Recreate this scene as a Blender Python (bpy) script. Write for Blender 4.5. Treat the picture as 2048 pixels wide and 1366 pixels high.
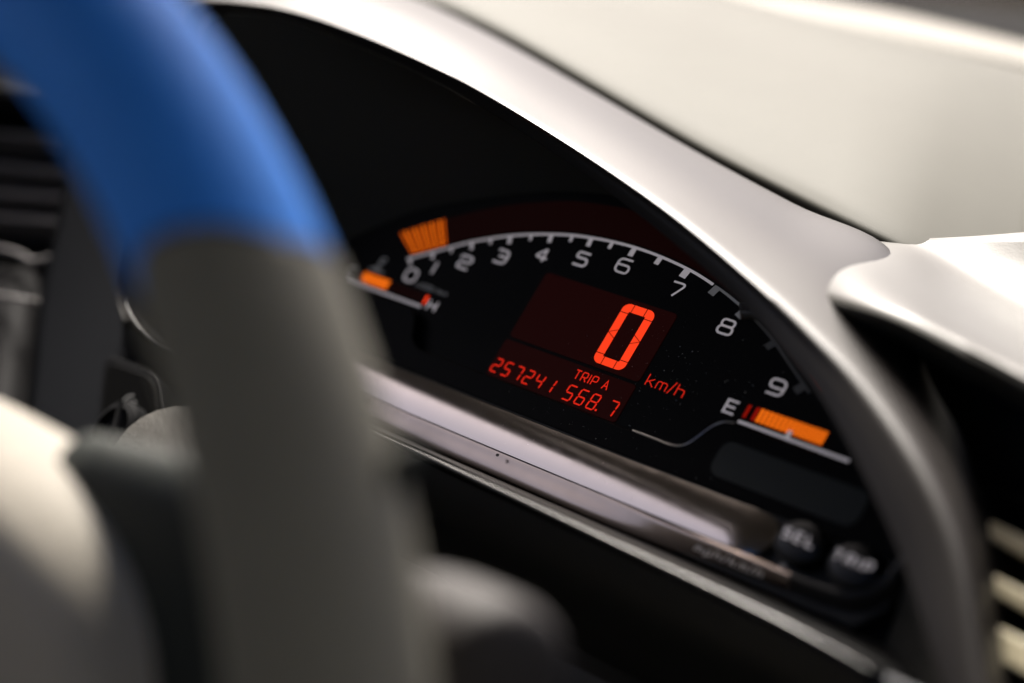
import bpy, bmesh, math, random
from mathutils import Vector, Matrix
random.seed(7)
scene = bpy.context.scene
for o in list(bpy.data.objects): bpy.data.objects.remove(o)
COL = scene.collection

# ------------------------------------------------------------------ frame
# Everything is measured in the frame of the gauge face: x right, y into the
# dash, z up along the face.  The face leans back by TILT in the car.
TILT = math.radians(35)
SC = 0.87                       # frame units to metres
KZ = 0.763                      # face lettering is drawn tall and set wide
MR = Matrix.Rotation(-TILT, 4, 'X')
M = Matrix.Translation((0, 0, 0.85)) @ MR @ Matrix.Scale(SC, 4)

# ------------------------------------------------------------------ camera
CAM = Vector((0.645015, -0.590552, -0.155615))
YAW, PITCH, ROLL = 0.8536553, -0.1698272, 0.5387851
FW = Vector((-math.sin(YAW)*math.cos(PITCH), math.cos(YAW)*math.cos(PITCH), -math.sin(PITCH)))
_r = FW.cross(Vector((0, 0, 1))).normalized(); _u = _r.cross(FW)
CR = math.cos(ROLL)*_r + math.sin(ROLL)*_u
CU = -math.sin(ROLL)*_r + math.cos(ROLL)*_u
FPX = 2048*85/36
cd = bpy.data.cameras.new('camera'); cam = bpy.data.objects.new('camera', cd); COL.objects.link(cam)
cd.lens = 85; cd.sensor_width = 36; cd.clip_start = 0.01; cd.clip_end = 500
R3 = Matrix((CR, CU, -FW)).transposed().to_4x4(); cam.matrix_world = Matrix.Translation(M @ CAM) @ MR @ R3
cd.dof.use_dof = True
cd.dof.focus_distance = SC*(Vector((0.030, 0, 0.012)) - CAM).dot(FW)
cd.dof.aperture_fstop = 3.9
cd.dof.aperture_blades = 0
scene.camera = cam
scene.render.resolution_x = 1024; scene.render.resolution_y = 683

# ------------------------------------------------------------------ light
SUN_EL, SUN_ROT = math.radians(52), math.radians(-58)
w = bpy.data.worlds.new('World'); scene.world = w; w.use_nodes = True
nt = w.node_tree; bg = nt.nodes['Background']
sky = nt.nodes.new('ShaderNodeTexSky'); sky.sky_type = 'NISHITA'; sky.sun_disc = False
sky.sun_elevation = SUN_EL; sky.sun_rotation = SUN_ROT
sky.dust_density = 7.0; sky.air_density = 0.35; sky.ozone_density = 0.2
nt.links.new(sky.outputs[0], bg.inputs[0]); bg.inputs[1].default_value = 0.05
sd = bpy.data.lights.new('sun', 'SUN'); sd.energy = 2.6; sd.angle = math.radians(24); sd.color = (1, .95, .87)
sun = bpy.data.objects.new('sun', sd); COL.objects.link(sun)
sdir = Vector((math.sin(SUN_ROT)*math.cos(SUN_EL), math.cos(SUN_ROT)*math.cos(SUN_EL), math.sin(SUN_EL)))
sun.rotation_euler = sdir.to_track_quat('Z', 'Y').to_euler(); sun.location = (-1, 2, 4)
scene.view_settings.view_transform = 'Standard'; scene.view_settings.look = 'None'
scene.view_settings.exposure = 3.1; scene.view_settings.gamma = 1

# ------------------------------------------------------------------ helpers
def ray(px, py):
    return FW + ((px-1024)/FPX)*CR - ((py-683)/FPX)*CU
def P(px, py, y):
    d = ray(px, py); t = (y-CAM.y)/d.y; return CAM + t*d
def mm(x, y, z): return Vector((x/1000, y/1000, z/1000))

def thing(name, label, cat, base=(0, 0, 0), group=None):
    o = bpy.data.objects.new(name, None); o.empty_display_size = .02; COL.objects.link(o)
    o.matrix_world = M @ Matrix.Translation(Vector(base))
    o['label'] = label; o['category'] = cat
    if group: o['group'] = group
    o['_base'] = list(base)
    return o
def base_of(o):
    while o is not None:
        if '_base' in o: return Vector(o['_base'])
        o = o.parent
    return Vector((0, 0, 0))
def mesh(name, verts, faces, mat, parent=None, smooth=True, base=None, sharp=None, thick=0, bevel=0, subd=0):
    b = base_of(parent) if parent is not None else Vector(base or (0, 0, 0))
    me = bpy.data.meshes.new(name)
    me.from_pydata([tuple(Vector(v)-b) for v in verts], [], faces); me.update()
    o = bpy.data.objects.new(name, me); COL.objects.link(o)
    me.materials.append(mat)
    if parent is not None: o.parent = parent
    else: o.matrix_world = M @ Matrix.Translation(b); o['_base'] = list(b)
    bm = bmesh.new(); bm.from_mesh(me)
    bmesh.ops.remove_doubles(bm, verts=bm.verts, dist=1e-7)
    bmesh.ops.recalc_face_normals(bm, faces=bm.faces); bm.to_mesh(me); bm.free()
    if smooth:
        for pl in me.polygons: pl.use_smooth = True
        me.set_sharp_from_angle(angle=sharp or math.radians(40))
    if thick:
        m = o.modifiers.new('solid', 'SOLIDIFY'); m.thickness = thick; m.offset = 0
    if bevel:
        m = o.modifiers.new('bevel', 'BEVEL'); m.width = bevel; m.segments = 3; m.limit_method = 'ANGLE'
    if subd:
        m = o.modifiers.new('sub', 'SUBSURF'); m.levels = subd; m.render_levels = subd
    return o
def cr(pts, n):
    """Catmull-Rom through pts, n samples per span"""
    out = []; L = len(pts)
    for i in range(L-1):
        p0 = pts[max(i-1, 0)]; p1 = pts[i]; p2 = pts[i+1]; p3 = pts[min(i+2, L-1)]
        for k in range(n):
            t = k/n
            out.append(.5*((2*p1)+(p2-p0)*t+(2*p0-5*p1+4*p2-p3)*t*t+(3*p1-p0-3*p2+p3)*t**3))
    out.append(pts[-1].copy()); return out
def grid(rows, n=6, m=4):
    """rows: list of curves with the same count of points -> smooth lofted verts, faces"""
    dense = [cr([Vector(v) for v in r], n) for r in rows]
    cols = [cr([d[i] for d in dense], m) for i in range(len(dense[0]))]
    nu, nv = len(cols), len(cols[0])
    V = [v for c in cols for v in c]
    Fc = [(i*nv+j, i*nv+j+1, (i+1)*nv+j+1, (i+1)*nv+j) for i in range(nu-1) for j in range(nv-1)]
    return V, Fc
def tube(path, rad, seg=12, closed=False, sx=1):
    V, Fc = [], []; n = len(path)
    for i, p in enumerate(path):
        a = path[(i+1) % n] if (closed or i < n-1) else path[i]
        b = path[i-1] if (closed or i > 0) else path[i]
        t = (Vector(a)-Vector(b)).normalized()
        ref = Vector((0, 0, 1)) if abs(t.z) < .9 else Vector((0, 1, 0))
        s = t.cross(ref).normalized(); q = s.cross(t)
        rr = rad[i] if isinstance(rad, (list, tuple)) else rad
        for k in range(seg):
            g = 2*math.pi*k/seg
            V.append(Vector(p)+s*math.cos(g)*rr*sx+q*math.sin(g)*rr)
    for i in range(n if closed else n-1):
        for k in range(seg):
            Fc.append((i*seg+k, i*seg+(k+1) % seg, ((i+1) % n)*seg+(k+1) % seg, ((i+1) % n)*seg+k))
    if not closed:
        Fc.append(tuple(range(seg))); Fc.append(tuple((n-1)*seg+k for k in range(seg)))
    return V, Fc
def prism(poly, y0, y1):
    """poly in (x,z) metres extruded between y0 and y1"""
    n = len(poly)
    V = [Vector((x, y0, z)) for x, z in poly]+[Vector((x, y1, z)) for x, z in poly]
    Fc = [tuple(range(n)), tuple(range(2*n-1, n-1, -1))]+[(i, (i+1) % n, n+(i+1) % n, n+i) for i in range(n)]
    return V, Fc
def rrect(x0, x1, z0, z1, r, k=6):
    o = []
    for cx, cz, a0 in ((x1-r, z1-r, 0), (x0+r, z1-r, 90), (x0+r, z0+r, 180), (x1-r, z0+r, 270)):
        for i in range(k+1):
            a = math.radians(a0+90*i/k); o.append((cx+r*math.cos(a), cz+r*math.sin(a)))
    return o

# ------------------------------------------------------------------ materials
def new_mat(name):
    m = bpy.data.materials.new(name); m.use_nodes = True
    return m, m.node_tree, m.node_tree.nodes['Principled BSDF']
def plastic(name, col, rough=.45, spec=.5, bump=0, bdist=.0006, bscale=900, coat=0, coat_r=.05, var=0, metal=0, vscale=30, rvar=0):
    m, t, b = new_mat(name)
    b.inputs['Base Color'].default_value = (*col, 1); b.inputs['Roughness'].default_value = rough
    b.inputs['Specular IOR Level'].default_value = spec; b.inputs['Metallic'].default_value = metal
    b.inputs['Coat Weight'].default_value = coat; b.inputs['Coat Roughness'].default_value = coat_r
    tc = t.nodes.new('ShaderNodeTexCoord')
    if bump:
        v = t.nodes.new('ShaderNodeTexVoronoi'); v.inputs['Scale'].default_value = bscale
        n = t.nodes.new('ShaderNodeTexNoise'); n.inputs['Scale'].default_value = bscale*.6; n.inputs['Detail'].default_value = 3
        a = t.nodes.new('ShaderNodeMath'); a.operation = 'ADD'
        bp = t.nodes.new('ShaderNodeBump'); bp.inputs['Strength'].default_value = bump; bp.inputs['Distance'].default_value = bdist
        t.links.new(tc.outputs['Object'], v.inputs['Vector']); t.links.new(tc.outputs['Object'], n.inputs['Vector'])
        t.links.new(v.outputs['Distance'], a.inputs[0]); t.links.new(n.outputs['Fac'], a.inputs[1])
        t.links.new(a.outputs[0], bp.inputs['Height']); t.links.new(bp.outputs[0], b.inputs['Normal'])
    if var or rvar:
        n = t.nodes.new('ShaderNodeTexNoise'); n.inputs['Scale'].default_value = vscale; n.inputs['Detail'].default_value = 6
        t.links.new(tc.outputs['Object'], n.inputs['Vector'])
        if var:
            mr = t.nodes.new('ShaderNodeMix'); mr.data_type = 'RGBA'
            mr.inputs[6].default_value = (*[c*(1-var) for c in col], 1); mr.inputs[7].default_value = (*[min(1, c*(1+var)) for c in col], 1)
            t.links.new(n.outputs['Fac'], mr.inputs[0]); t.links.new(mr.outputs[2], b.inputs['Base Color'])
        if rvar:
            mp = t.nodes.new('ShaderNodeMapRange'); mp.inputs['To Min'].default_value = max(0, rough-rvar); mp.inputs['To Max'].default_value = rough+rvar
            t.links.new(n.outputs['Fac'], mp.inputs['Value']); t.links.new(mp.outputs[0], b.inputs['Roughness'])
    return m
def glow(name, col, strength, base=(.02, .004, .003)):
    m, t, b = new_mat(name)
    b.inputs['Base Color'].default_value = (*base, 1); b.inputs['Roughness'].default_value = .5
    b.inputs['Specular IOR Level'].default_value = .02
    b.inputs['Emission Color'].default_value = (*col, 1); b.inputs['Emission Strength'].default_value = strength
    return m
EXP = 2**scene.view_settings.exposure
M_dash = plastic('dash vinyl', (.032, .0312, .0248), .65, .08, bump=.03, bscale=1400, var=.08)
M_hood = plastic('hood vinyl', (.0118, .0104, .0098), .40, .11, bump=.05, bscale=1600, var=.06)
M_trim = plastic('defroster trim', (.06, .054, .041), .6, .12, var=.05)
M_liner = plastic('hood liner', (.028, .0275, .024), .85, .04, bump=.2)
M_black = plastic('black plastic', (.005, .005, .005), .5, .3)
M_face = plastic('gauge face', (.003, .003, .0029), .5, .03)
M_mask = plastic('mask panel', (.0016, .0016, .0016), .45, .025)
M_wind = plastic('indicator window', (.014, .017, .014), .45, .12)
M_pill = plastic('glossy grey window', (.46, .40, .365), .13, .5, metal=1, rvar=.05, vscale=200)
M_facet = plastic('bezel facet', (.33, .27, .235), .24, .5, metal=1, rvar=.06, vscale=200)
M_lip = plastic('polished lip', (.018, .0172, .0165), .25, .25)
M_btn = plastic('button rubber', (.004, .004, .0045), .35, .2)
M_fasc = plastic('fascia plastic', (.005, .0054, .0066), .6, .02, bump=.15, bscale=1500)
M_blue = plastic('blue leather', (.04, .23, .74), .65, .12, bump=.2, bscale=700, var=.06)
M_grey = plastic('grey leather', (.165, .155, .12), .6, .15, bump=.3, bscale=700, var=.22, vscale=14)
M_pad = plastic('airbag pad vinyl', (.33, .30, .25), .55, .2, bump=.2, bscale=900)
M_spoke = plastic('spoke plastic', (.013, .016, .013), .6, .15)
M_shroud = plastic('column shroud', (.016, .0142, .0112), .65, .12, bump=1.0, bdist=.0016, bscale=700)
M_stalk = plastic('stalk plastic', (.032, .029, .028), .6, .1)
M_slat = plastic('vent slat', (.16, .15, .15), .5, .4)
M_slatr = plastic('cream vent slat', (.45, .4, .27), .5, .4)
M_steel = plastic('satin chrome', (.5, .48, .47), .25, .5, metal=1)
M_print = glow('glowing print', (.62, .56, .58), .32/EXP, (.5, .48, .48))  # emission brightens the print itself
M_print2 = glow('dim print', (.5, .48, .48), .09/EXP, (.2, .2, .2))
M_printsh = glow('hood-shade print', (.5, .48, .48), .015/EXP, (.06, .06, .06))  # print copy darkened for the hood's shade
M_paint = plastic('white pad print', (.75, .73, .75), .6, .2)
M_paintdim = plastic('grey pad print', (.4, .38, .36), .6, .2)  # print in an even mid grey
M_or = glow('orange bar', (1, .17, .006), .85/EXP)
M_or2 = glow('orange bar dim', (1, .14, .004), .5/EXP)
M_red = glow('red segment', (1, .052, .012), 1.0/EXP)
M_redt = glow('red thin segment', (1, .026, .010), .68/EXP)
M_redd = glow('dark red mark', (1, .02, .005), .22/EXP)
M_win = glow('display window', (1, .09, .06), .0085/EXP, (.006, .003, .003))
M_band = glow('unlit bar band', (1, .12, .06), .0042/EXP, (.004, .002, .002))
M_dust = plastic('dust', (.5, .48, .45), .9, .1)

# ------------------------------------------------------------------ stroke lettering
GL = {
 '0': [([(0, 0), (1, 0), (1, 1), (0, 1)], True)],
 '1': [([(.5, 0), (.5, 1)], False)],
 '2': [([(0, .74), (0, 1), (1, 1), (1, .52), (0, .48), (0, 0), (1, 0)], False)],
 '3': [([(0, 1), (1, 1), (1, 0), (0, 0)], False), ([(.25, .52), (.97, .52)], False)],
 '4': [([(.74, 0), (.74, 1)], False), ([(.74, 1), (0, .28), (1.05, .28)], False)],
 '5': [([(1, 1), (.06, 1), (.02, .57), (1, .57), (1, 0), (0, 0)], False)],
 '6': [([(1, 1), (0, 1), (0, 0), (1, 0), (1, .56), (.02, .56)], False)],
 '7': [([(0, 1), (1, 1), (.36, 0)], False)],
 '8': [([(0, 0), (1, 0), (1, .53), (0, .53)], True), ([(.06, .53), (.94, .53), (.94, 1), (.06, 1)], True)],
 '9': [([(0, 0), (1, 0), (1, 1), (0, 1), (0, .44), (.98, .44)], False)],
 'E': [([(1, 1), (0, 1), (0, 0), (1, 0)], False, 0), ([(0, .5), (.9, .5)], False)],
 'C': [([(1, 1), (0, 1), (0, 0), (1, 0)], False)],
 'H': [([(0, 0), (0, 1)], False), ([(1, 0), (1, 1)], False), ([(0, .5), (1, .5)], False)],
 'T': [([(0, 1), (1, 1)], False), ([(.5, 1), (.5, 0)], False)],
 'R': [([(0, 0), (0, 1), (1, 1), (1, .45), (0, .45)], False), ([(.5, .45), (1, 0)], False, 0)],
 'I': [([(.5, 0), (.5, 1)], False)],
 'P': [([(0, 0), (0, 1), (1, 1), (1, .42), (0, .42)], False)],
 'A': [([(0, 0), (.5, 1), (1, 0)], False, 0), ([(.2, .36), (.8, .36)], False)],
 'S': [([(1, 1), (0, 1), (0, .52), (1, .52), (1, 0), (0, 0)], False)],
 'L': [([(0, 1), (0, 0), (1, 0)], False, 0)],
 'O': [([(0, 0), (1, 0), (1, 1), (0, 1)], True)],
 'k': [([(0, 0), (0, 1)], False), ([(.9, .68), (.05, .3)], False), ([(.3, .42), (1, 0)], False)],
 'm': [([(0, 0), (0, .66), (.5, .66), (.5, 0)], False), ([(.5, .5), (.5, .66), (1, .66), (1, 0)], False)],
 '/': [([(0, -.05), (1, 1.05)], False)],
 'h': [([(0, 0), (0, 1)], False), ([(0, .62), (1, .62), (1, 0)], False)],
 'p': [([(0, -.3), (0, .66), (1, .66), (1, 0), (0, 0)], False)],
 'r': [([(0, 0), (0, .64), (.8, .64)], False)],
 'i': [([(.5, 0), (.5, .62)], False), ([(.5, .85), (.5, .95)], False)],
 'n': [([(0, 0), (0, .64), (1, .64), (1, 0)], False)],
 'x': [([(0, 0), (1, .64)], False), ([(0, .64), (1, 0)], False)],
}
WID = {'1': .35, 'I': .3, 'i': .3, 'm': 1.25, '/': .6, 'r': .7}
def rounded(pts, closed, r):
    n = len(pts); out = []
    for i, p in enumerate(pts):
        p = Vector(p)
        if r <= 0 or (not closed and i in (0, n-1)): out.append(p); continue
        a = Vector(pts[i-1]); b = Vector(pts[(i+1) % n])
        da, db = (a-p), (b-p); q = min(r, .48*da.length, .48*db.length)
        s = p+da.normalized()*q; e = p+db.normalized()*q
        for k in range(6):
            t = k/5; out.append((1-t)**2*s+2*t*(1-t)*p+t*t*e)
    return out
def ribbon(pts, closed, wd):
    n = len(pts); V, Fc = [], []
    for i in range(n):
        a = pts[i-1] if (closed or i > 0) else None; b = pts[(i+1) % n] if (closed or i < n-1) else None
        p = pts[i]
        n1 = (p-a).normalized() if a is not None and (p-a).length > 1e-9 else None
        n2 = (b-p).normalized() if b is not None and (b-p).length > 1e-9 else None
        if n1 is None: n1 = n2
        if n2 is None: n2 = n1
        t = (n1+n2); t = t.normalized() if t.length > 1e-6 else n1
        nn = Vector((-t.y, t.x)); k = max(.45, nn.dot(Vector((-n1.y, n1.x))))
        V += [p+nn*wd/2/k, p-nn*wd/2/k]
    for i in range(n if closed else n-1):
        j = (i+1) % n; Fc.append((2*i, 2*i+1, 2*j+1, 2*j))
    return V, Fc
def glyph_geo(ch, x, z, wdt, hgt, sw, r=.3, slant=0):
    V, Fc = [], []
    for g in GL[ch]:
        pts, cl = g[0], g[1]; rr = r*wdt if len(g) < 3 else g[2]
        pp = [Vector((x+sw/2+a*(wdt-sw)+slant*c*hgt, z+sw/2+c*(hgt-sw))) for a, c in pts]
        v, f = ribbon(rounded(pp, cl, rr), cl, sw)
        o = len(V); V += v; Fc += [tuple(i+o for i in q) for q in f]
    return V, Fc
def text_geo(s, x, z, hgt, sw, wfac=.75, gap=.28, r=.25, slant=0):
    V, Fc = [], []; cx = x
    for ch in s:
        if ch == ' ': cx += hgt*.45; continue
        wd = hgt*wfac*WID.get(ch, 1); wd = max(wd, sw*1.01)
        v, f = glyph_geo(ch, cx, z, wd, hgt, sw, r, slant); o = len(V); V += v; Fc += [tuple(i+o for i in q) for q in f]
        cx += wd+hgt*gap
    return V, Fc, cx-hgt*gap-x
def lay(name, V, Fc, y, mat, parent):
    """flat print on the plane y (metres); V in mm"""
    return mesh(name, [Vector((v.x/1000, y, v.y*KZ/1000)) for v in V], Fc, mat, parent, smooth=False)

# ================================================================== DASHBOARD (large structure)
dash = thing('dashboard', 'cream grey vinyl dashboard around the instrument hood', 'dashboard', (0, .2, .1))
# top of the dash: from the groove behind the hood up to the windscreen base
gap_px = [(560, -150), (700, -62), (830, 0), (900, 25), (1000, 72), (1100, 127), (1200, 185), (1300, 243), (1400, 300), (1500, 352), (1600, 402), (1700, 452), (1795, 500), (1900, 552), (2048, 625), (2200, 700)]
G0 = [P(x+2, y-6, .034+(0 if x < 1750 else (x-1750)*.00009)) for x, y in gap_px]
far_px = [(560, -330), (700, -200), (850, -75), (950, -45), (1080, -18), (1180, 0), (1290, 20), (1400, 40), (1500, 62), (1600, 85), (1700, 107), (1800, 130), (1900, 150), (1990, 167), (2090, 187), (2250, 215)]
G3 = [P(x, y, .33) for x, y in far_px]
up = Vector((0, -math.sin(TILT), math.cos(TILT)))     # true vertical in this frame
def dash_ext(r):     # carry a dash-wide row on to both ends of the dash
    return [r[0]+Vector((-.30, 0, -.09)), r[0]+Vector((-.12, 0, -.03))]+list(r)+[r[-1]+Vector((.18, 0, -.012)), r[-1]+Vector((.55, 0, -.03))]
GS = list(G0); G0 = dash_ext(G0); G3 = dash_ext(G3)
def mix(a, b, t): return a*(1-t)+b*t
rows = [[g-up*.004+Vector((0, .004, 0)) for g in G0], [g-up*.0015+Vector((0, .001, 0)) for g in G0], [g+Vector((0, .002, .002)) for g in G0]]
for t, h in ((.04, .006), (.14, .017), (.3, .028), (.5, .036), (.75, .026)):
    rows.append([mix(a, b, t)+up*h for a, b in zip(G0, G3)])
rows.append([g+up*.006 for g in G3])
rows.append([g-up*.012+Vector((0, .004, 0)) for g in G3])
V, Fc = grid(rows, 4, 5); mesh('dash_top', V, Fc, M_dash, dash, thick=.003)
rows = [[g-up*.03+Vector((0, .006, 0)) for g in GS[:13]], [g-up*.0035+Vector((0, .0005, 0)) for g in GS[:13]]]
V, Fc = grid(rows, 4, 3); mesh('gap_shade', V, Fc, M_black, dash, thick=.003)  # black strip standing in for the shade inside the gap

# ------------------------------------------------------------------ render below this line is objects
def band(name, rows_px, mat, parent, n=5, m=5, thick=.003, extra=None):
    rows = [[P(*q) for q in r] for r in rows_px]
    if extra: rows = [r+[r[-1]+extra*.4, r[-1]+extra] for r in rows]
    V, Fc = grid(rows, n, m); return mesh(name, V, Fc, mat, parent, thick=thick)
# defroster trim strip along the windscreen base
lo = dash_ext([P(x, y-13, .338) for x, y in far_px])
V, Fc = tube(cr([mix(a, b, .45)+up*.002 for a, b in zip(G3, lo)], 3), .0042, 8); mesh('groove_shade', V, Fc, M_black, dash)  # black tube drawn as the shadow line of the groove
tp_px = [(560, -430), (700, -300), (850, -180), (950, -140), (1080, -105), (1180, -80), (1290, -60), (1400, -42), (1500, -22), (1600, -6), (1700, 12), (1800, 31), (1900, 54), (1990, 76), (2090, 101), (2250, 140)]
hi = dash_ext([P(x, y+10, .36) for x, y in tp_px])
rows = [[v-up*.01 for v in lo], lo, [mix(a, b, .3)+Vector((0, -.008, .002)) for a, b in zip(lo, hi)], [mix(a, b, .75)+Vector((0, -.006, .002)) for a, b in zip(lo, hi)], hi, [v+Vector((0, .004, -.02)) for v in hi]]
V, Fc = grid(rows, 3, 4); mesh('defroster_trim', V, Fc, M_trim, dash, thick=.003)

# ledge over the centre of the dash, right of the hood
led = [
 [(1500, 440, .04), (1600, 470, .035), (1700, 480, .04), (1800, 486, .045), (1920, 481, .05), (2060, 470, .05), (2250, 455, .05)],
 [(1490, 475, .04), (1600, 505, .030), (1700, 500, .025), (1800, 508, .030), (1920, 556, .036), (2060, 622, .036), (2250, 715, .036)],
 [(1480, 530, .02), (1600, 540, -.004), (1700, 548, -.016), (1800, 575, -.012), (1920, 625, -.005), (2060, 690, .0), (2250, 785, .0)],
 [(1480, 575, .01), (1600, 578, -.020), (1700, 595, -.036), (1800, 622, -.038), (1920, 680, -.034), (2060, 750, -.03), (2250, 850, -.03)],
 [(1480, 600, .01), (1600, 603, -.020), (1700, 622, -.036), (1800, 655, -.038), (1920, 715, -.034), (2060, 785, -.03), (2250, 885, -.03)],
 [(1480, 630, -.01), (1600, 640, -.01), (1700, 660, -.008), (1800, 690, -.005), (1920, 750, -.005), (2060, 820, -.005), (2250, 920, -.005)],
]
M_ledge = plastic('ledge vinyl', (.026, .025, .0215), .42, .15, bump=.05, bscale=1600)
band('ledge', led, M_ledge, dash, 5, 5, extra=Vector((.5, 0, -.03)))
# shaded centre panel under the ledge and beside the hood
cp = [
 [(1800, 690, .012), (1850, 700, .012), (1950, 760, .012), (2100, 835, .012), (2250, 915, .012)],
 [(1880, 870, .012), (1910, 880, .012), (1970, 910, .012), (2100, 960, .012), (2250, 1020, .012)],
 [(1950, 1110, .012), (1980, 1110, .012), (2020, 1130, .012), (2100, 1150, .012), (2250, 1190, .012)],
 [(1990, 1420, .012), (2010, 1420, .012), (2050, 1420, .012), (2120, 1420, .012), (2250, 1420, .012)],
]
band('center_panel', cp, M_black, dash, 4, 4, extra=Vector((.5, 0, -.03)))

# left side of the dash: top with a seam, fascia panel
lt = [
 [(-300, -60, .12), (-150, -30, .12), (0, 0, .12), (150, 40, .12), (300, 90, .12)],
 [(-300, 70, .0), (-150, 90, .0), (0, 118, .0), (150, 140, .0), (300, 170, .0)],
 [(-300, 110, -.02), (-150, 120, -.02), (0, 138, -.02), (150, 155, -.02), (300, 180, -.02)],
 [(-300, 125, -.015), (-150, 132, -.015), (0, 148, -.015), (150, 163, -.015), (300, 186, -.015)],
]
band('dash_side_top', lt, M_ledge, dash, 5, 5)
lt = [
 [(-300, 128, -.018), (-150, 135, -.018), (0, 150, -.018), (150, 166, -.018), (300, 190, -.018)],
 [(-300, 150, -.03), (-150, 156, -.03), (0, 164, -.03), (150, 178, -.03), (300, 200, -.03)],
 [(-300, 185, -.034), (-150, 186, -.034), (0, 186, -.034), (150, 196, -.034), (300, 212, -.034)],
 [(-300, 215, -.02), (-150, 212, -.02), (0, 205, -.02), (150, 212, -.02), (300, 225, -.02)],
]
band('dash_side_edge', lt, M_ledge, dash, 5, 5)
fp_ = [
 [(150, 200, -.026), (230, 210, -.026), (330, 220, -.026), (460, 230, -.026)],
 [(125, 420, -.03), (210, 430, -.03), (330, 440, -.03), (460, 450, -.03)],
 [(85, 600, -.034), (200, 610, -.034), (330, 620, -.034), (460, 630, -.034)],
 [(62, 800, -.04), (190, 810, -.04), (330, 820, -.04), (460, 830, -.04)],
 [(40, 1000, -.046), (180, 1010, -.046), (330, 1020, -.046), (460, 1030, -.046)],
]
band('fascia_panel', fp_, M_fasc, dash, 4, 4)
# lower fascia under the hood, right of the steering column
lf = [
 [(1325, 1150, -.040), (1480, 1222, -.040), (1640, 1295, -.040), (1800, 1370, -.040), (2000, 1460, -.040)],
 [(1375, 1260, -.018), (1500, 1320, -.018), (1640, 1380, -.018), (1800, 1450, -.018), (2000, 1540, -.018)],
 [(1440, 1420, .01), (1540, 1460, .01), (1640, 1510, .01), (1800, 1570, .01), (2000, 1650, .01)],
]
M_low = plastic('lower fascia plastic', (.022, .023, .028), .6, .15, bump=.1, bscale=1500)
band('lower_fascia', lf, M_low, dash, 4, 4)
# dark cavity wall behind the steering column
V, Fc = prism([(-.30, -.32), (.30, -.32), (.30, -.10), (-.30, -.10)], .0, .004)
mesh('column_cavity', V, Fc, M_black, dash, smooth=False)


# ================================================================== ADDED CABIN SHELL (unseen body put in to shade the interior and be reflected)
MI = M.inverted()
def wbox(name, x0, x1, y0, y1, z0, z1, mat, parent=None):
    V = [MI @ Vector(v) for v in ((x0, y0, z0), (x1, y0, z0), (x1, y1, z0), (x0, y1, z0), (x0, y0, z1), (x1, y0, z1), (x1, y1, z1), (x0, y1, z1))]
    return mesh(name, V, [(0, 3, 2, 1), (4, 5, 6, 7), (0, 1, 5, 4), (1, 2, 6, 5), (2, 3, 7, 6), (3, 0, 4, 7)], mat, parent, smooth=False)
M_cab = plastic('cabin lining', (.18, .175, .16), .8, .2)
M_cabd = plastic('cabin carpet', (.02, .02, .02), .9, .1)
CX0, CX1 = -.50, 1.22
rows = [[MI @ Vector((x, y, z)) for x in (CX0, 0, .36, .72, CX1)] for y, z in ((-.06, 1.25), (-.12, 1.275), (-.3, 1.34), (-.5, 1.37), (-.75, 1.345), (-.98, 1.22))]
V, Fc = grid(rows, 2, 3); roof = mesh('added_cabin_roof', V, Fc, M_cab, thick=.01); roof['kind'] = 'structure'  # unseen roof, added to shade the interior and bound the strip's reflection
for nm, xa, xb in (('added_cabin_side', CX0-.06, CX0), ('added_cabin_side', CX1, CX1+.06)):
    d_ = wbox(nm, xa, xb, -1.15, .35, .3, .98 if xa < 0 else 1.14, M_cab); d_['kind'] = 'structure'  # right side built higher to keep light off the hood
    if xa > 0: continue
    wbox('added_rear_pillar', xa, xb, -.98, -.80, .982, 1.32, M_cab, d_)
    yz = [(-.06, 1.25), (-.3, 1.335), (-.5, 1.365), (-.80, 1.335), (-.80, 1.32), (-.5, 1.35), (-.34, 1.315), (-.24, 1.24), (-.17, 1.15), (-.13, 1.06), (-.11, .982), (.40, .982)]
    V = [MI @ Vector((xa, y, z)) for y, z in yz]+[MI @ Vector((xb, y, z)) for y, z in yz]; n_ = len(yz)
    mesh('added_window_frame', V, [tuple(range(n_)), tuple(range(2*n_-1, n_-1, -1))]+[(i, (i+1) % n_, n_+(i+1) % n_, n_+i) for i in range(n_)], M_cab, d_, smooth=False)  # unseen frame, outline shaped for the reflection in the glossy strip
    pil = [MI @ Vector(v) for v in ((xa, -.10, 1.25), (xa, .40, .985))]
    V, Fc = tube([pil[0]+Vector((.03, 0, 0)), pil[1]+Vector((.03, 0, 0))], .028, 10); mesh('added_windscreen_pillar', V, Fc, M_cab, d_)
fw_ = wbox('added_firewall', CX0-.06, CX1+.06, .42, .44, .3, .84, M_cabd); fw_['kind'] = 'structure'  # added to block light leaking in under the dash
fl = wbox('added_cabin_floor', CX0-.06, CX1+.06, -1.2, .5, .28, .298, M_cabd); fl['kind'] = 'structure'
rw = wbox('added_rear_wall', CX0-.06, CX1+.06, -1.2, -1.16, .3, 1.06, M_cab); rw['kind'] = 'structure'  # unseen wall, raised to cut light from behind

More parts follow.
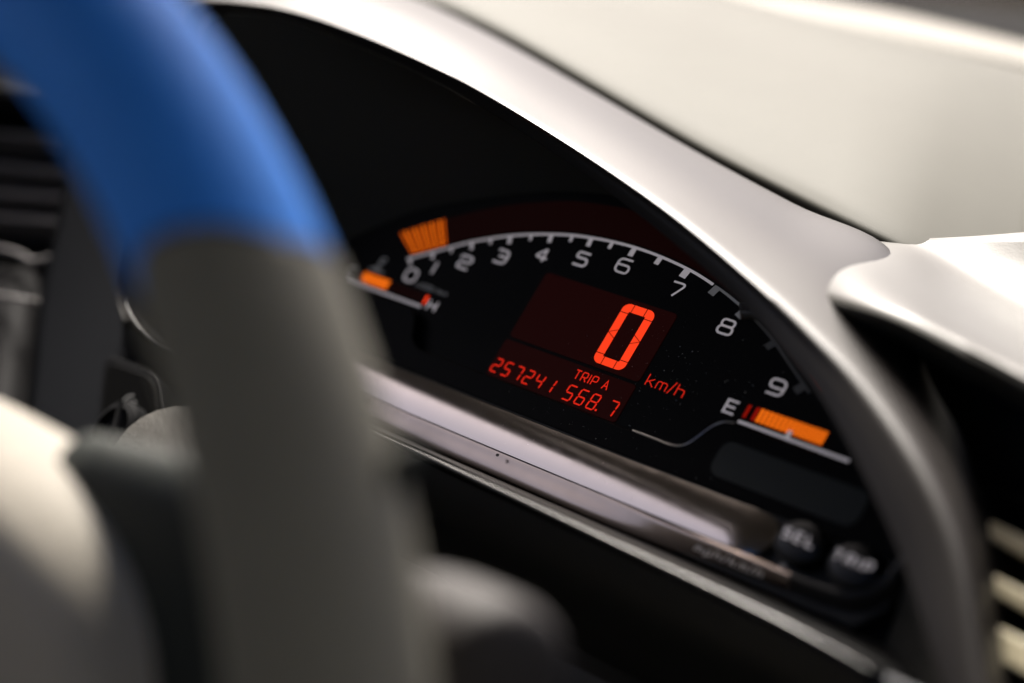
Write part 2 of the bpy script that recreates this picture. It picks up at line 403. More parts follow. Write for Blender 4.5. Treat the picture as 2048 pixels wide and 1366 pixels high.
# ================================================================== INSTRUMENT HOOD
hood = thing('instrument_hood', 'arched glossy hood framing the digital instrument cluster', 'instrument hood', (0, -.02, .06))
A3 = [mm(-190, -45, -60), mm(-205, -48, -46), mm(-214, -54, -8), mm(-222, -62, 34)]
A = A3+[P(410, 40, -.068), P(540, 30, -.066), P(700, 85, -.062), P(900, 178, -.058), P(1100, 300, -.054), P(1300, 447, -.051), P(1465, 588, -.049), P(1575, 708, -.048), P(1658, 820, -.047), P(1745, 985, -.046), P(1812, 1140, -.045), P(1870, 1330, -.045), P(1925, 1540, -.045)]
Cc = [mm(-192, -44, -63), mm(-208, -47, -48), mm(-219, -53, -8), mm(-229, -62, 40)]
C_ = Cc+[P(375, 14, -.070), P(535, 8, -.068), P(712, 58, -.066), P(918, 150, -.063), P(1125, 270, -.057), P(1335, 408, -.053), P(1508, 545, -.050), P(1636, 660, -.048), P(1738, 775, -.047), P(1850, 935, -.046), P(1925, 1108, -.045), P(1962, 1325, -.045), P(1995, 1540, -.045)]
Gg = [mm(-192, -10, -64), mm(-209, -10, -50), mm(-221, -10, -8), mm(-234, 0, 48)]
G_ = Gg+[P(430, -60, .02), P(620, -80, .03), P(820, -6, .03), P(990, 77, .03), P(1190, 190, .03), P(1400, 310, .03), P(1590, 409, .03), P(1787, 506, .025), P(1850, 735, -.005), P(1935, 900, -.005), P(1985, 1105, -.008), P(2012, 1340, -.01), P(2050, 1540, -.01)]
D_ = []
for i, (c, g) in enumerate(zip(C_, G_)):
    h = .006 if 3 < i < 11 else .004 if i < 12 else .004
    D_.append(mix(c, g, .4)+up*h)
B_ = [mix(a, c, .5)+Vector((0, -.004 if i < 8 else -.0015, 0)) for i, (a, c) in enumerate(zip(A, C_))]
rows = [A, B_, C_, D_, G_, [g-up*.02+Vector((0, .002, 0)) for g in G_]]
V, Fc = grid(rows, 8, 6); mesh('shell', V, Fc, M_hood, hood)
# face outline (the opening in the black mask) and the matt liner between it and the rim
def face_pt(x):
    return Vector((x/1000, 0, 0))
FO = [mm(-150, -.5, -52), mm(-176, -.5, -38), mm(-182, -.5, -16), mm(-172, -.5, 0), mm(-157, -.5, 12), mm(-126, -.5, 35), mm(-83, -.5, 52.5), mm(-41, -.5, 63.5), mm(0, -.5, 67), mm(41, -.5, 64), mm(84, -.5, 54), mm(118, -.5, 39), mm(150, -.5, 18), mm(172, -.5, -6), mm(184, -.5, -30), mm(190, -.5, -55), mm(192, -.5, -76)]
rows = [[a+Vector((0, .001, 0)) for a in A], [mix(a, f_, .5)+Vector((0, 0, .004)) for a, f_ in zip(A, FO)], FO]
V, Fc = grid(rows, 8, 5); mesh('liner', V, Fc, M_liner, hood)
# polished bottom lip
path = [mm(-204, -45, -51), mm(-197, -45, -56), mm(-180, -45, -61.5), mm(-158, -45, -64), mm(-110, -45, -63.6), mm(-20, -45, -62.6), mm(52, -45, -63.4), mm(105, -45, -64.2), mm(151, -45, -64.9), mm(184, -45, -65.6), mm(204, -45, -66.4), mm(224, -45, -67.5)]
path = cr(path, 6)
V, Fc = tube(path, [.0011*min(1, .12+(len(path)-1-i)/14) for i in range(len(path))], 10); mesh('bottom_lip', V, Fc, M_lip, hood)
rows = [[v+Vector((0, .0006, .002)) for v in path], [v+Vector((0, .02, .006)) for v in path], [Vector((v.x, -.0055, -.0530)) for v in path]]
V, Fc = grid(rows, 1, 4); mesh('tray', V, Fc, M_black, hood)
rows = [[v+Vector((0, .0, -.0022)) for v in path], [v+Vector((0, .012, -.016)) for v in path], [v+Vector((0, .05, -.03)) for v in path]]
V, Fc = grid(rows, 1, 4); mesh('underside', V, Fc, M_black, hood)

# ================================================================== INSTRUMENT CLUSTER
cl = thing('instrument_cluster', 'digital instrument cluster showing 0 km/h with red digits under the hood', 'instrument cluster', (0, 0, -.07))
poly = [(v.x*1.03, v.z*1.03) for v in FO]
V, Fc = prism(poly, .0, .006); mesh('face_panel', V, Fc, M_face, cl, smooth=False)

# --- tachometer
XZ = [(0, 63.2), (12.6, 62.7), (25.1, 61.3), (35.4, 59.5), (46, 56.7), (56.2, 53.4), (66.7, 49.2), (75.2, 45), (84.9, 39.7), (93.5, 33.9), (101.6, 28.4), (109.3, 23.3), (113, 20.6), (120, 15)]
def arc_z(x):
    x = abs(x)
    for (a, za), (b, zb) in zip(XZ, XZ[1:]):
        if x <= b: return za+(zb-za)*(x-a)/(b-a)
    return XZ[-1][1]
arc = cr([Vector((-x, z)) for x, z in reversed(XZ[1:])]+[Vector((x, z)) for x, z in XZ], 5)
def arc_at(x, off):
    e = 2.0; z = (arc_z(x-1.5)+arc_z(x)+arc_z(x+1.5))/3; t = Vector((2*e, arc_z(x+e)-arc_z(x-e))).normalized()
    return Vector((x, z))+Vector((-t.y, t.x))*off
line = [v for v in arc if -113 <= v.x <= 48]
V, Fc = ribbon(line, False, 1.35)
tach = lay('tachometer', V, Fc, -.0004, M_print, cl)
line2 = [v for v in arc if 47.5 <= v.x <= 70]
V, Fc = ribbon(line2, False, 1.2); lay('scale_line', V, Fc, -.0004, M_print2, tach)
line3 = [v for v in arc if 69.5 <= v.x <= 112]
V, Fc = ribbon(line3, False, 1.2); lay('scale_line', V, Fc, -.0004, M_printsh, tach)  # right end of the line darkened, hood shade put into its colour
majors = [(-111.5, 1.5, 4.5), (-101, 1.6, 4.6), (-83, 1.8, 4.8), (-64.5, 2.0, 4.8), (-43.8, 2.1, 4.8), (-22.8, 2.3, 4.9), (.8, 2.7, 5.0), (31.2, 3.6, 4.8), (66.5, 3.8, 4.6), (108, 4, 4.6)]
minors = [(-92.5, 1.3, 3.6), (-74, 1.4, 3.6), (-54, 1.5, 3.6), (-33, 1.6, 3.7), (-11.5, 1.9, 4.0), (15.5, 2.6, 4.4), (48.8, 3.6, 4.4), (86.2, 3.4, 4.2)]
for x, wd, ln in majors+minors:
    p0, p1 = arc_at(x, .5), arc_at(x, -ln)
    V, Fc = ribbon([p0, p1], False, wd)
    lay('tick', V, Fc, -.0006, M_print if x < 40 else M_print2 if x < 80 else M_printsh, tach)  # ticks darken in steps to the right, painting the hood's shade
numc = [(-105, 13.5), (-94.5, 21.5), (-80, 29.5), (-62.5, 38.5), (-42.5, 46), (-21.5, 50), (.5, 53), (31.5, 49.5), (62.5, 39.5), (97.5, 20)]
for d, (x, z) in enumerate(numc):
    hg = 8.3; wd = 8.0 if d != 1 else 2
    V, Fc = glyph_geo(str(d), x-wd/2, z-hg/2-.6, wd, hg, 1.25 if d < 6 else 1.05, .32)
    lay('numeral', V, Fc, -.0006, M_print, tach)
V, Fc, L = text_geo('x1000r/min', 0, 0, 3.2, .55, .62, .22)
k = 20/L; V = [Vector((-99+v.x*k, 8.0+v.y)) for v in V]; lay('lettering', V, Fc, -.0006, M_print2, tach)
# lit bars and the unlit band outside the scale
OUT = cr([Vector(q) for q in ((-128, 30), (-125, 33.5), (-107, 47), (-81, 63), (-60, 72), (-38, 78.5), (0, 82), (38, 78.5), (60, 72), (81, 63), (107, 47), (128, 30))], 8)
def out_at(x):      # matching point on the outer edge of the bar band
    f_ = 1.0 if x < -94 else max(0, min(1, (x+94)/-40+1)); xo = x*(1+.135*abs(x)/110)
    for a, b in zip(OUT, OUT[1:]):
        if a.x <= xo <= b.x: return a+(b-a)*((xo-a.x)/max(1e-6, b.x-a.x))
    return OUT[-1]
n = 11; xs = [-111+i*(17.0/n) for i in range(n+1)]
for i in range(n):
    a, b = xs[i]+.36, xs[i+1]-.36
    q = [arc_at(a, 1.8), arc_at(b, 1.8), out_at(b), out_at(a)]
    lay('lit_bar', q, [(0, 1, 2, 3)], -.0006, M_or if i % 2 else M_or2, tach)
inner = [arc_at(-94+i*4, 1.8) for i in range(50)]; outer = [out_at(-94+i*4) for i in range(50)]
lay('unlit_band', inner+outer, [(i, i+1, 51+i, 50+i) for i in range(49)], -.0003, M_band, tach)
V, Fc = ribbon([arc_at(105, 4), arc_at(113, 4)], False, .7); lay('red_line', V, Fc, -.0006, M_redd, tach)

# --- speed display
V, Fc = prism([(a/1000, b*KZ/1000) for a, b in rrect(-35, 38, .2, 37.6, 2)], -.0003, .0)
spd = mesh('speed_display', V, Fc, M_win, cl, smooth=False)
x0, x1, z0, z1, s, g, cr_ = 11.6, 28.6, 2.2, 35.2, 4.1, .2, 3.6
def seg(poly, mat=M_red, par=None): lay('segment', [Vector(q) for q in poly], [tuple(range(len(poly)))], -.0006, mat, par or spd)
def corner(cx, cz, sx, sz):
    R_ = s+1.0; pts = []
    ox, oz = cx, cz                                 # outer corner of the digit
    for i in range(9):
        a = math.pi/2*i/8
        pts.append((ox+sx*(cr_-cr_*math.cos(a)), oz+sz*(cr_-cr_*math.sin(a))))
    pts += [(ox+sx*(R_-g), oz), (ox+sx*(R_-g), oz+sz*s), (ox+sx*s, oz+sz*s), (ox+sx*s, oz+sz*(R_-g)), (ox, oz+sz*(R_-g))]
    pts = pts[:9]+pts[9:]
    seg(pts)
for cx, cz, sx, sz in ((x0, z1, 1, -1), (x1, z1, -1, -1), (x0, z0, 1, 1), (x1, z0, -1, 1)): corner(cx, cz, sx, sz)
R_ = s+1.0; zm = (z0+z1)/2
for za, zb in ((z1, z1-s), (z0, z0+s)): seg([(x0+R_+g, za), (x1-R_-g, za), (x1-R_-g, zb), (x0+R_+g, zb)])
for xo, xi in ((x0, x0+s), (x1, x1-s)):
    seg([(xo, z1-R_-g), (xi, z1-R_-g), (xi, zm+2.3+g), (xo, zm+g)])
    seg([(xo, z0+R_+g), (xi, z0+R_+g), (xi, zm-2.3-g), (xo, zm-g)])
    seg([(xo+(.25 if xi > xo else -.25), zm), (xi, zm+2.3-g), (xi, zm-2.3+g)])
V, Fc, L = text_geo('km/h', 41.5, -.2, 6.3, .46, .68, .16, .3); lay('lettering', V, Fc, -.0006, M_redt, spd)

# --- odometer
V, Fc = prism([(a/1000, b*KZ/1000) for a, b in rrect(-35.5, 38, -22, -1.6, 1.5)], -.0003, .0)
odo = mesh('odometer', V, Fc, M_win, cl, smooth=False)
SEG7 = {'0': 'abcdef', '1': 'bc', '2': 'abged', '4': 'fgbc', '5': 'afgcd', '6': 'afgecd', '7': 'abc', '8': 'abcdefg'}
def digit7(ch, x, z, wd, hg, st, sl=.1):
    gp = .17; m_ = hg/2
    def T(a, b): return Vector((x+a+sl*b, z+b))
    H = lambda zc: [(gp+st*.3, zc), (gp+st*.8, zc+st/2), (wd-gp-st*.8, zc+st/2), (wd-gp-st*.3, zc), (wd-gp-st*.8, zc-st/2), (gp+st*.8, zc-st/2)]
    Vv = lambda xc, za, zb: [(xc, za+gp), (xc+st/2, za+gp+st*.5), (xc+st/2, zb-gp-st*.5), (xc, zb-gp), (xc-st/2, zb-gp-st*.5), (xc-st/2, za+gp+st*.5)]
    S = {'a': H(hg-st/2), 'g': H(m_), 'd': H(st/2), 'f': Vv(st/2, m_, hg-st/2), 'b': Vv(wd-st/2, m_, hg-st/2), 'e': Vv(st/2, st/2, m_), 'c': Vv(wd-st/2, st/2, m_)}
    for k_ in SEG7[ch]: lay('segment', [T(*q) for q in S[k_]], [(0, 1, 2, 3, 4, 5)], -.0006, M_redt, odo)
for i, ch in enumerate('257241'): digit7(ch, -34.6+i*6.25, -20.2, 4.4, 7.9, .78)
for x, ch in zip((7.6, 14.2, 20.8, 30.6), '5687'): digit7(ch, x, -20.6, 4.7, 8.6, .8)
lay('decimal_point', [Vector(q) for q in rrect(26.2, 27.3, -20.2, -19.1, .3, 2)], [tuple(range(12))], -.0006, M_redt, odo)
V, Fc, L = text_geo('TRIP A', 7.4, -9.2, 5.2, .62, .66, .14, .25)
k = 19/L; V = [Vector((7.4+(v.x-7.4)*k, v.y)) for v in V]; lay('lettering', V, Fc, -.0006, M_redt, odo)

# --- fuel gauge
V, Fc = ribbon([Vector((89.5, -1.2)), Vector((141, -1.2))], False, 1.5)
fuel = lay('fuel_gauge', V, Fc, -.0004, M_print, cl)
V, Fc = ribbon([Vector((113, -1)), Vector((113, 2.6))], False, 2.0); lay('tick', V, Fc, -.0009, M_print, fuel)
V, Fc = glyph_geo('E', 80.6, .2, 6.2, 7.2, 1.15); lay('lettering', V, Fc, -.0006, M_print, fuel)
lay('red_mark', [Vector(q) for q in ((90.4, 1.2), (91.9, 1.2), (91.9, 7.6), (90.4, 7.6))], [(0, 1, 2, 3)], -.0006, M_redd, fuel)
n = 15
for i in range(n):
    a = 94.3+i*(33.6/n); b = a+33.6/n-.5
    lay('lit_bar', [Vector(q) for q in ((a, 1.2), (b, 1.2), (b, 7.8), (a, 7.8))], [(0, 1, 2, 3)], -.0006, M_redd if i == 0 else M_or, fuel)
# --- temperature gauge
V, Fc = ribbon([Vector((-141, -1.2)), Vector((-89.5, -1.2))], False, 1.5)
tmp = lay('temperature_gauge', V, Fc, -.0004, M_print, cl)
V, Fc = glyph_geo('C', -143, .4, 6.0, 6.8, 1.2); lay('lettering', V, Fc, -.0006, M_print2, tmp)
V, Fc = glyph_geo('H', -86.5, -2.2, 6.0, 6.8, 1.2); lay('lettering', V, Fc, -.0006, M_print, tmp)
lay('red_mark', [Vector(q) for q in ((-89.6, .6), (-88, .6), (-88, 5.4), (-89.6, 5.4))], [(0, 1, 2, 3)], -.0006, M_red, tmp)
for i in range(8):
    a = -132+i*(18.0/8); b = a+18.0/8-.2
    lay('lit_bar', [Vector(q) for q in ((a, .8), (b, .8), (b, 6.4), (a, 6.4))], [(0, 1, 2, 3)], -.0006, M_or, tmp)
lay('unlit_band', [Vector(q) for q in ((-114, .8), (-90, .8), (-90, 6.4), (-114, 6.4))], [(0, 1, 2, 3)], -.0003, M_band, tmp)
V, Fc = [], []
for a, b in (((-126.5, 9), (-126.5, 17)), ((-126.5, 16.6), (-123.5, 16.6)), ((-126.5, 14), (-123.8, 14)), ((-131, 9.2), (-121, 9.2)), ((-128.5, 10.5), (-124.5, 10.5))):
    v, f_ = ribbon([Vector(a), Vector(b)], False, 1.3); o = len(V); V += v; Fc += [tuple(i+o for i in q) for q in f_]
lay('thermometer_icon', V, Fc, -.0006, M_print2, tmp)

# --- mask panel in front of the face, stepped below the fuel gauge
step = [(-178, -4), (-92, -4), (-88, -5), (-84, -9), (-79, -19), (-75.5, -22.4), (-71, -23.6), (71, -23.6), (75.5, -22.4), (79, -19), (84, -9), (88, -5), (92, -4), (172, -4)]
pl = [(a/1000, b*KZ/1000) for a, b in step]+[(.186, -.0276), (-.178, -.0276)]
V, Fc = prism(pl, -.0045, -.0008); mesh('mask_panel', V, Fc, M_mask, cl, smooth=True, sharp=math.radians(30), bevel=.0006)
sp = [Vector((a/1000, -.0043, b*KZ/1000)) for a, b in step[1:-1]]
V, Fc = tube(cr([Vector((.052, -.0043, sp[6].z)), Vector((.064, -.0043, sp[6].z))]+sp[6:], 4), .0004, 8); mesh('mask_glint', V, Fc, plastic('edge glint', (.3, .28, .265), .3, .5, metal=1), cl)  # bright metal tube painting the highlight along the mask's edge
V, Fc = prism([(a/1000, b/1000) for a, b in rrect(93, 160, -22.5, -9.5, 4.5)], -.0049, -.0035); mesh('indicator_window', V, Fc, M_wind, cl, smooth=False)
# --- convex glossy window under the gauges
def pill_profile(u):     # u 0 (top) .. 1 (bottom) -> y, z (mm)
    a = math.radians(17-21*u); R_ = 41.5
    a0 = math.radians(17)
    return -(5.0+R_*(math.cos(a)-math.cos(a0))), -28.3-R_*(math.sin(a0)-math.sin(a))
def bow(x): return -x*x/9000.0      # the strip wraps very slightly towards the driver (mm)
V, Fc = [], []; NU, NV = 16, 60
zt, zb = pill_profile(0)[1], pill_profile(1)[1]; rad = (zt-zb)/2; xe = 135
for i in range(NU+1):
    y, z = pill_profile(i/NU)
    dz = abs(z-(zt+zb)/2); ext = math.sqrt(max(0, rad*rad-dz*dz))
    for j in range(NV+1):
        s_ = j/NV*2-1; x = (-(xe-rad)-ext)*(1-j/NV)+((xe-rad)+ext)*(j/NV)
        e = max(0, abs(x)-(xe-rad-8))/(rad+8)
        V.append(mm(x, y+bow(x)+2.5*e*e, z))
for i in range(NU):
    for j in range(NV): Fc.append((i*(NV+1)+j, i*(NV+1)+j+1, (i+1)*(NV+1)+j+1, (i+1)*(NV+1)+j))
mesh('glossy_window', V, Fc, M_pill, cl)
rows = [[mm(x, -4, -27.8), mm(x, -5.2+bow(x)+(2.5*(max(0, abs(x)-120)/15)**2), -28.25)] for x in range(-116, 117, 8)]
V, Fc = grid(rows, 1, 1); mesh('window_rebate', V, Fc, M_mask, cl)
yb, zb_ = pill_profile(1)
# lower bezel facet running on round the corner below the buttons
fx = [(-176, 0), (-120, 0), (-60, 0), (0, 0), (60, 0), (110, 0), (150, 0), (168, .6), (178, 3), (184, 9), (187, 17), (188, 26)]
r0 = [mm(x*.985 if x > 160 else x, yb+.6, zb_-.4+h*.93) for x, h in fx]; r1 = [mm(x, yb+.7, zb_-2.5+h) for x, h in fx]
r2 = [mm(x*1.004, yb+1.6+8*max(0, min(1, (x-85)/50)), zb_-8.8+h*1.0) for x, h in fx]; r3 = [mm(x*1.006, yb+8, zb_-10+h*1.0) for x, h in fx]
for r_ in (r0, r1, r2, r3):
    for v in r_: v.y += bow(max(-150, min(150, v.x*1000)))/1000
V, Fc = grid([r_[:7] for r_ in (r0, r1, r2, r3)], 5, 5); mesh('bezel_facet', V, Fc, M_facet, cl)
V, Fc = grid([r_[6:] for r_ in (r0, r1, r2, r3)], 5, 5); mesh('bezel_corner_fade', V, Fc, plastic('bezel corner fade', (.02, .0185, .017), .35, .25), cl)  # same facet in a dark colour, painting the reflection's fade
# recessed button plate and the two round buttons
V, Fc = prism([(a/1000, b/1000) for a, b in [(-178, -27.2), (186, -27.2), (186, -42), (178, -51), (-178, -51)]], -.0042, -.0004); mesh('button_plate', V, Fc, plastic('button plate', (.022, .0215, .02), .5, .15), cl, smooth=False)
for x, z, word in ((148, -34, 'SEL'), (171.5, -34.5, 'TRIP')):
    V, Fc = [], []
    prof = [(10.2, -4), (10.2, -9.4), (9.8, -10.4), (9.0, -10.9), (4, -11.2), (0.01, -11.2)]; N = 32
    for rr, yy in prof:
        for k in range(N):
            a = 2*math.pi*k/N; V.append(mm(x+rr*math.cos(a), yy, z+.74*rr*math.sin(a)))
    for i in range(len(prof)-1):
        for k in range(N): Fc.append((i*N+k, i*N+(k+1) % N, (i+1)*N+(k+1) % N, (i+1)*N+k))
    b_ = mesh('button', V, Fc, M_btn, cl)
    V, Fc, L = text_geo(word, 0, 0, 5.0, 1.0, .76, .26)
    V = [Vector((x-L/2+v.x, z/KZ-1+v.y)) for v in V]; lay('lettering', V, Fc, -.0115, M_print, b_)  # letters glow in place of the ambient light on them
V, Fc, L = text_geo('mph/km/h', 0, 0, 3.6, .6, .75, .28)
V = [Vector((108+v.x*32/L, zb_-6.0+v.y*.85)) for v in V]
mesh('lettering', [Vector((v.x/1000, (yb+.15+bow(v.x))/1000, v.y/1000)) for v in V], Fc, M_paintdim, cl, smooth=False)
V, Fc, L = text_geo('OR', -84, zb_-4.5, 3.2, .6, .75, .28)
mesh('lettering', [Vector((v.x/1000, (yb+.15+bow(v.x))/1000, v.y/1000)) for v in V], Fc, M_paintdim, cl, smooth=False)
lay('indicator_dot', [Vector(q) for q in rrect(141, 143.5, -57, -54, .8, 3)], [tuple(range(16))], -.0050, M_paintdim, cl)
dot = P(995, 910, (yb-2.2)/1000)*1000
lay('clip_hole', [Vector((dot.x+.9*math.cos(k*.5236), (dot.z+.6*math.sin(k*.5236))/KZ)) for k in range(12)], [tuple(range(12))], (yb-2.2)/1000, M_black, cl)
# dust settled on the face, mask and glossy window
V, Fc = [], []
for i in range(300):
    t = random.random()
    if t < .62: x, z, y = random.gauss(55, 22), random.gauss(6, 12), -.0008
    elif t < .8: x, z, y = random.uniform(-20, 120), random.uniform(-26, -19), -.0047
    else: x, z, y = random.uniform(-60, 120), random.uniform(-42, -28.5), None
    if y is None:
        u_ = (zt-z)/(zt-zb); y = (pill_profile(u_)[0]+bow(x))/1000-.0001
    elif y > -.001 and z < -17: continue
    s_ = random.choice([.05, .06, .08, .1, .16])*random.uniform(.6, 1.3); o = len(V)
    for k in range(5):
        a = 2*math.pi*k/5+random.random(); V.append(Vector(((x+s_*math.cos(a))/1000, y, (z+s_*math.sin(a))/1000)))
    Fc.append(tuple(range(o, o+5)))
dst = mesh('dust', V, Fc, M_dust, cl, smooth=False); dst['kind'] = 'stuff'

# ================================================================== STEERING WHEEL
WC = Vector((.0656, -.2184, -.2049)); tau, yw = -.555, .0395
WA = Vector((math.cos(yw), math.sin(yw), 0)); WB = Vector((0, math.sin(tau), math.cos(tau))); WN = WA.cross(WB)
def W(a, b, h): return WC+WA*a+WB*b+WN*h
wheel = thing('steering_wheel', 'steering wheel with blue leather top and grey leather rim', 'steering wheel', W(0, 0, -.06))
RW, TR = .200, .0212
def rim_part(name, a0, a1, mat, n=48, seg=28, dr=0, ends=0):
    V, Fc = [], []
    for i in range(n+1):
        for k in range(seg):
            g_ = 2*math.pi*k/seg; td = a0+(a1-a0)*i/n
            wv = max(0, 1-min(abs(td-SB), abs(td-360-SB))/12)-max(0, 1-abs(td-180+SB)/12)
            t = math.radians(td+wv*(3.4*max(0, math.sin(g_))+4.6*min(0, math.cos(g_))+.5))
            rr = TR+dr
            V.append(W((RW+rr*math.cos(g_))*math.cos(t), (RW+rr*math.cos(g_))*math.sin(t), rr*1.05*math.sin(g_)))
    for i in range(n):
        for k in range(seg): Fc.append((i*seg+k, i*seg+(k+1) % seg, (i+1)*seg+(k+1) % seg, (i+1)*seg+k))
    Fc.append(tuple(range(seg))); Fc.append(tuple(n*seg+k for k in range(seg)))
    return mesh(name, V, Fc, mat, wheel)
SB = 43.5
rim_part('blue_rim_section', SB+.3, 180-SB-.3, M_blue)
rim_part('grey_rim_section', 180-SB+.3, 360+SB-.3, M_grey, 96, dr=.0007)
rim_part('seam', SB-.4, SB+.4, M_spoke, 3, dr=-.0008); rim_part('seam', 180-SB-.4, 180-SB+.4, M_spoke, 3, dr=-.0008)
# pad: rounded cushion over the hub
V, Fc = [], []; NR, NA = 14, 72
for i in range(NR+1):
    q = i/NR
    for k in range(NA):
        a = 2*math.pi*k/NA; ca, sa = math.cos(a), math.sin(a)
        ex = 2.7; rr = 1/((abs(ca)**ex+abs(sa)**ex)**(1/ex))
        bb = .070 if sa > 0 else .085
        h = -.006+.010*(1-q**2)-.032*max(0, q-.8)**1.5*11
        V.append(W(.112*ca*rr*q, bb*.98*sa*rr*q, h))
for i in range(NR):
    for k in range(NA): Fc.append((i*NA+k, i*NA+(k+1) % NA, (i+1)*NA+(k+1) % NA, (i+1)*NA+k))
mesh('airbag_pad', V, Fc, M_pad, wheel)
for sgn in (1, -1):
    rows = []
    for b, hh in ((-.05, -.030), (-.045, -.024), (0, -.020), (.055, -.022), (.070, -.026), (.073, -.034)):
        rows.append([W(sgn*a, b*k_, hh+dh) for a, k_, dh in ((.03, .96, -.006), (.11, 1.16, 0), (.15, 1.36, .004), (.192, 1.6, .016))])
    V, Fc = grid(rows, 4, 4); mesh('spoke', V, Fc, M_spoke, wheel, thick=.004)
rows = [[W(s_*.022, b, hh) for s_ in (-1, 0, 1)] for b, hh in ((-.07, -.024), (-.12, -.016), (-.158, -.004))]
V, Fc = grid(rows, 4, 4); mesh('spoke', V, Fc, M_spoke, wheel, thick=.006)

# ================================================================== STEERING COLUMN
colm = thing('steering_column', 'grained grey steering column shroud behind the wheel', 'steering column', (-.03, -.08, -.2))
V, Fc = [], []
pts = cr([P(352, 945, -.085), P(362, 962, -.092), P(410, 1005, -.11), P(480, 1100, -.14), P(560, 1230, -.17)], 6)
V, Fc = tube(pts, [.004+.018*min(1, i/5)**.5+.014*min(1, i/20) for i in range(len(pts))], 28); mesh('shroud', V, Fc, M_shroud, colm)
# wiper stalk
stk = thing('wiper_stalk', 'thick dark grey wiper stalk reaching out behind the wheel rim', 'stalk', (.05, -.21, -.2))
pts = cr([W(.02, .0, -.07), W(.07, .012, -.065), P(760, 1310, -.2), P(860, 1300, -.2), P(970, 1345, -.2), P(1020, 1385, -.2)], 6)
nP = len(pts); rad = [.010 if i < 6 else .010+.009*min(1, (i-6)/10) for i in range(nP)]
for i in range(5): rad[nP-1-i] *= math.sqrt(max(.02, 1-((5-i)/5)**2))
V, Fc = tube(pts, rad, 24); mesh('lever', V, Fc, M_stalk, stk)

# ================================================================== LEFT SWITCH AND VENT
sw = thing('dash_switch', 'black square push switch with a pale icon on the fascia panel', 'switch', (-.19, -.045, -.12))
def px_round(q, r=.22, k=6):
    out = []; n_ = len(q)
    for i in range(n_):
        p_, a, b = Vector(q[i]), Vector(q[i-1]), Vector(q[(i+1) % n_])
        s0, e0 = p_+(a-p_)*r, p_+(b-p_)*r
        for t_ in range(k+1):
            t = t_/k; out.append((1-t)**2*s0+2*t*(1-t)*p_+t*t*e0)
    return out
def px_block(name, q, y, depth, mat, parent, bev=.0015, r=.22):
    c_ = [P(v.x, v.y, y) for v in px_round(q, r)]; n_ = len(c_)
    V = c_+[v+Vector((0, depth, 0)) for v in c_]
    Fc = [tuple(range(n_)), tuple(range(2*n_-1, n_-1, -1))]+[(i, (i+1) % n_, n_+(i+1) % n_, n_+i) for i in range(n_)]
    return mesh(name, V, Fc, mat, parent, bevel=bev)
M_sw = plastic('switch plastic', (.0015, .0015, .0015), .6, .015); M_swb = plastic('switch bezel', (.005, .005, .0055), .5, .03)
px_block('bezel', [(207, 706), (318, 746), (336, 862), (194, 868)], -.0475, .012, M_swb, sw)
px_block('rocker', [(213, 722), (308, 756), (322, 860), (200, 868)], -.0492, .006, M_sw, sw)
ic = P(260, 806, -.0496)
V, Fc = [], []
for cx, cz, rr in ((0, 0, 5.2),):
    ring = [Vector((cx+rr*math.cos(2*math.pi*k/24), cz+rr*math.sin(2*math.pi*k/24))) for k in range(24)]
    v, f_ = ribbon(ring[6:19], False, 1.2); V += v; Fc += f_
for q in (((-1, -2.5), (-1, 2.5)), ((1.5, 2.2), (5, 2.2)), ((1.5, 0), (5, 0)), ((1.5, -2.2), (5, -2.2))):
    v, f_ = ribbon([Vector(q[0]), Vector(q[1])], False, 1.1); o = len(V); V += v; Fc += [tuple(i+o for i in t) for t in f_]
mesh('icon', [ic+Vector((v.x*.8/1000, -.0003, v.y*.62/1000)) for v in V], Fc, plastic('icon print', (.12, .12, .12), .6, .1), sw, smooth=False)
kn = thing('dimmer_knob', 'small round black knob below the square switch', 'knob', tuple(P(245, 870, -.05)))
kc = P(245, 872, -.05); V, Fc = [], []; N = 28
for rr, yy in ((13, 14), (13, -4), (12, -6), (9.5, -7), (8.5, -4.5), (.01, -4.5)):
    for k in range(N):
        a = 2*math.pi*k/N; V.append(kc+mm(rr*math.cos(a), yy, rr*math.sin(a)))
for i in range(5):
    for k in range(N): Fc.append((i*N+k, i*N+(k+1) % N, (i+1)*N+(k+1) % N, (i+1)*N+k))
kb = mesh('cap', V, Fc, M_swb, kn)
V, Fc = tube([kc+mm(-3, -7, 11), kc+mm(4, -7.5, 0), kc+mm(5, -7, -10)], .0012, 8); mesh('pointer', V, Fc, M_swb, kn)

def vent(name, label, outer, ys, slats, smat, extra=None):
    v_ = thing(name, label, 'air vent', tuple(P(*outer[0], ys+.03)))
    c4 = [P(x, y, ys) for x, y in outer]
    rows_ = [[v for v in c4], [v+Vector((0, .05, 0)) for v in c4]]
    V = rows_[0]+rows_[1]; Fc = [(4, 5, 6, 7)]+[(i, (i+1) % 4, 4+(i+1) % 4, 4+i) for i in range(4)]
    mesh('housing', V, Fc, M_black, v_, smooth=False)
    for (xa, ya), (xb, yb2), th in slats:
        a, b = P(xa, ya, ys+.006), P(xb, yb2, ys+.006)
        d = Vector((0, 0, th/2)); e = Vector((0, .03, .004))
        V = [a+d, b+d, b-d, a-d, a+d+e, b+d+e, b-d+e, a-d+e]
        Fc = [(0, 1, 2, 3), (7, 6, 5, 4)]+[(i, (i+1) % 4, 4+(i+1) % 4, 4+i) for i in range(4)]
        mesh('slat', V, Fc, smat, v_, bevel=.0012)
    return v_
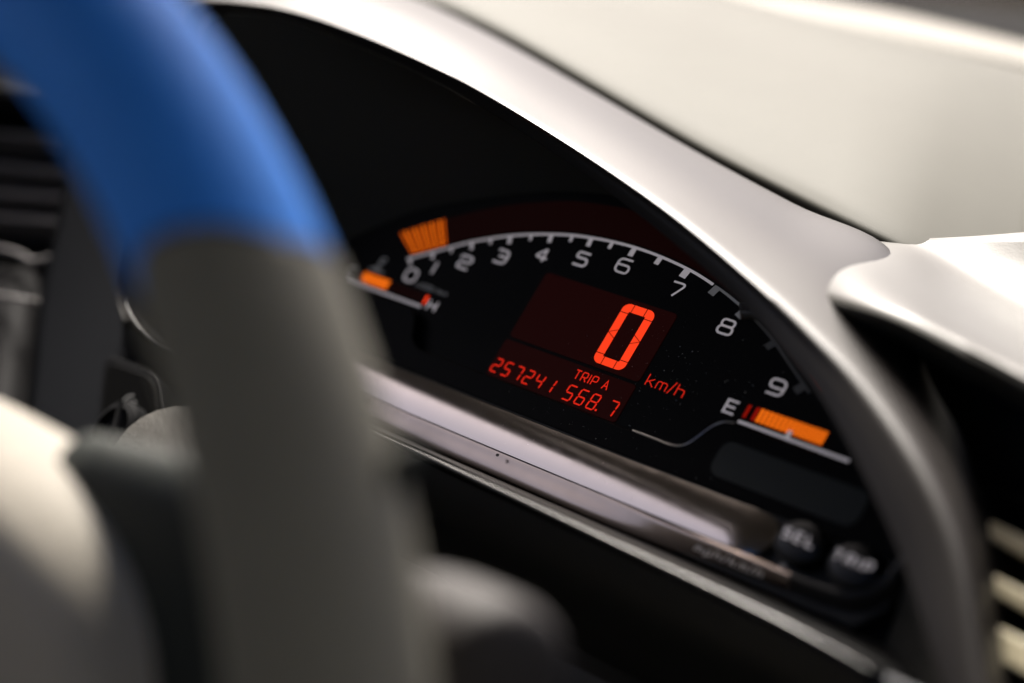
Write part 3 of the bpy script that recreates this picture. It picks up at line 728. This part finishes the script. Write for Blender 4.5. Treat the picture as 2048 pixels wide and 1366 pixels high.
lv = vent('air_vent', 'black air vent with thin grey slats at the door end of the dash', [(-260, 190), (150, 205), (172, 520), (-260, 480)], -.02,
     [((-255, 248), (128, 275), .003), ((-255, 305), (150, 345), .003), ((-255, 365), (160, 395), .003), ((-255, 415), (165, 445), .003)], M_slat)
V, Fc = tube(cr([P(-250, 470, -.026), P(0, 498, -.026), P(70, 522, -.026), P(138, 500, -.026)], 6), .0014, 10); mesh('trim_edge', V, Fc, M_slat, lv)
# door-side panel below the vent
dp = thing('door_panel', 'dark panel with a grey highlight beside the dash vent', 'panel', tuple(P(-60, 700, -.03)))
rows = [[P(-250, 500, -.015), P(-60, 520, -.018), P(30, 540, -.02), P(110, 520, -.01)], [P(-250, 640, -.03), P(-60, 650, -.03), P(20, 660, -.03), P(90, 660, -.012)], [P(-250, 980, -.04), P(-80, 980, -.04), P(-20, 980, -.04), P(50, 980, -.02)]]
V, Fc = grid(rows, 5, 5); mesh('skin', V, Fc, plastic('door skin', (.012, .0115, .012), .7, .06), dp, thick=.002)
V, Fc = tube(cr([P(-250, 570, -.034), P(0, 592, -.034), P(50, 600, -.034), P(90, 604, -.02)], 6), .0012, 10); mesh('trim_edge', V, Fc, M_slat, dp)
rv = vent('center_vent', 'black centre vent with cream slats right of the hood', [(1955, 960), (2300, 1100), (2300, 1460), (1985, 1400)], -.022,
     [((1962, 1050), (2290, 1215), .0055), ((1970, 1160), (2290, 1325), .0055), ((1975, 1275), (2290, 1440), .009)], M_slatr)

# ================================================================== COWL BEYOND THE TRIM
cw = thing('windscreen_cowl', 'black cowl strip below the windscreen beyond the dash trim', 'cowl', tuple(P(1900, 40, .42)))
q1 = [(1300, -70), (1500, -40), (1700, 0), (1850, 30), (2048, 80), (2250, 130)]; q2 = [(1300, -150), (1500, -70), (1700, -16), (1850, 4), (2048, 28), (2250, 60)]
rows = [dash_ext(r) for r in ([P(x, y+25, .40) for x, y in q1], [P(x, y, .42) for x, y in q1], [P(x, y, .5) for x, y in q2], [P(x, y+4, .53) for x, y in q2])]
V, Fc = grid(rows, 4, 4); mesh('strip', V, Fc, plastic('cowl rubber', (.004, .004, .004), .9, .02), cw, thick=.003)
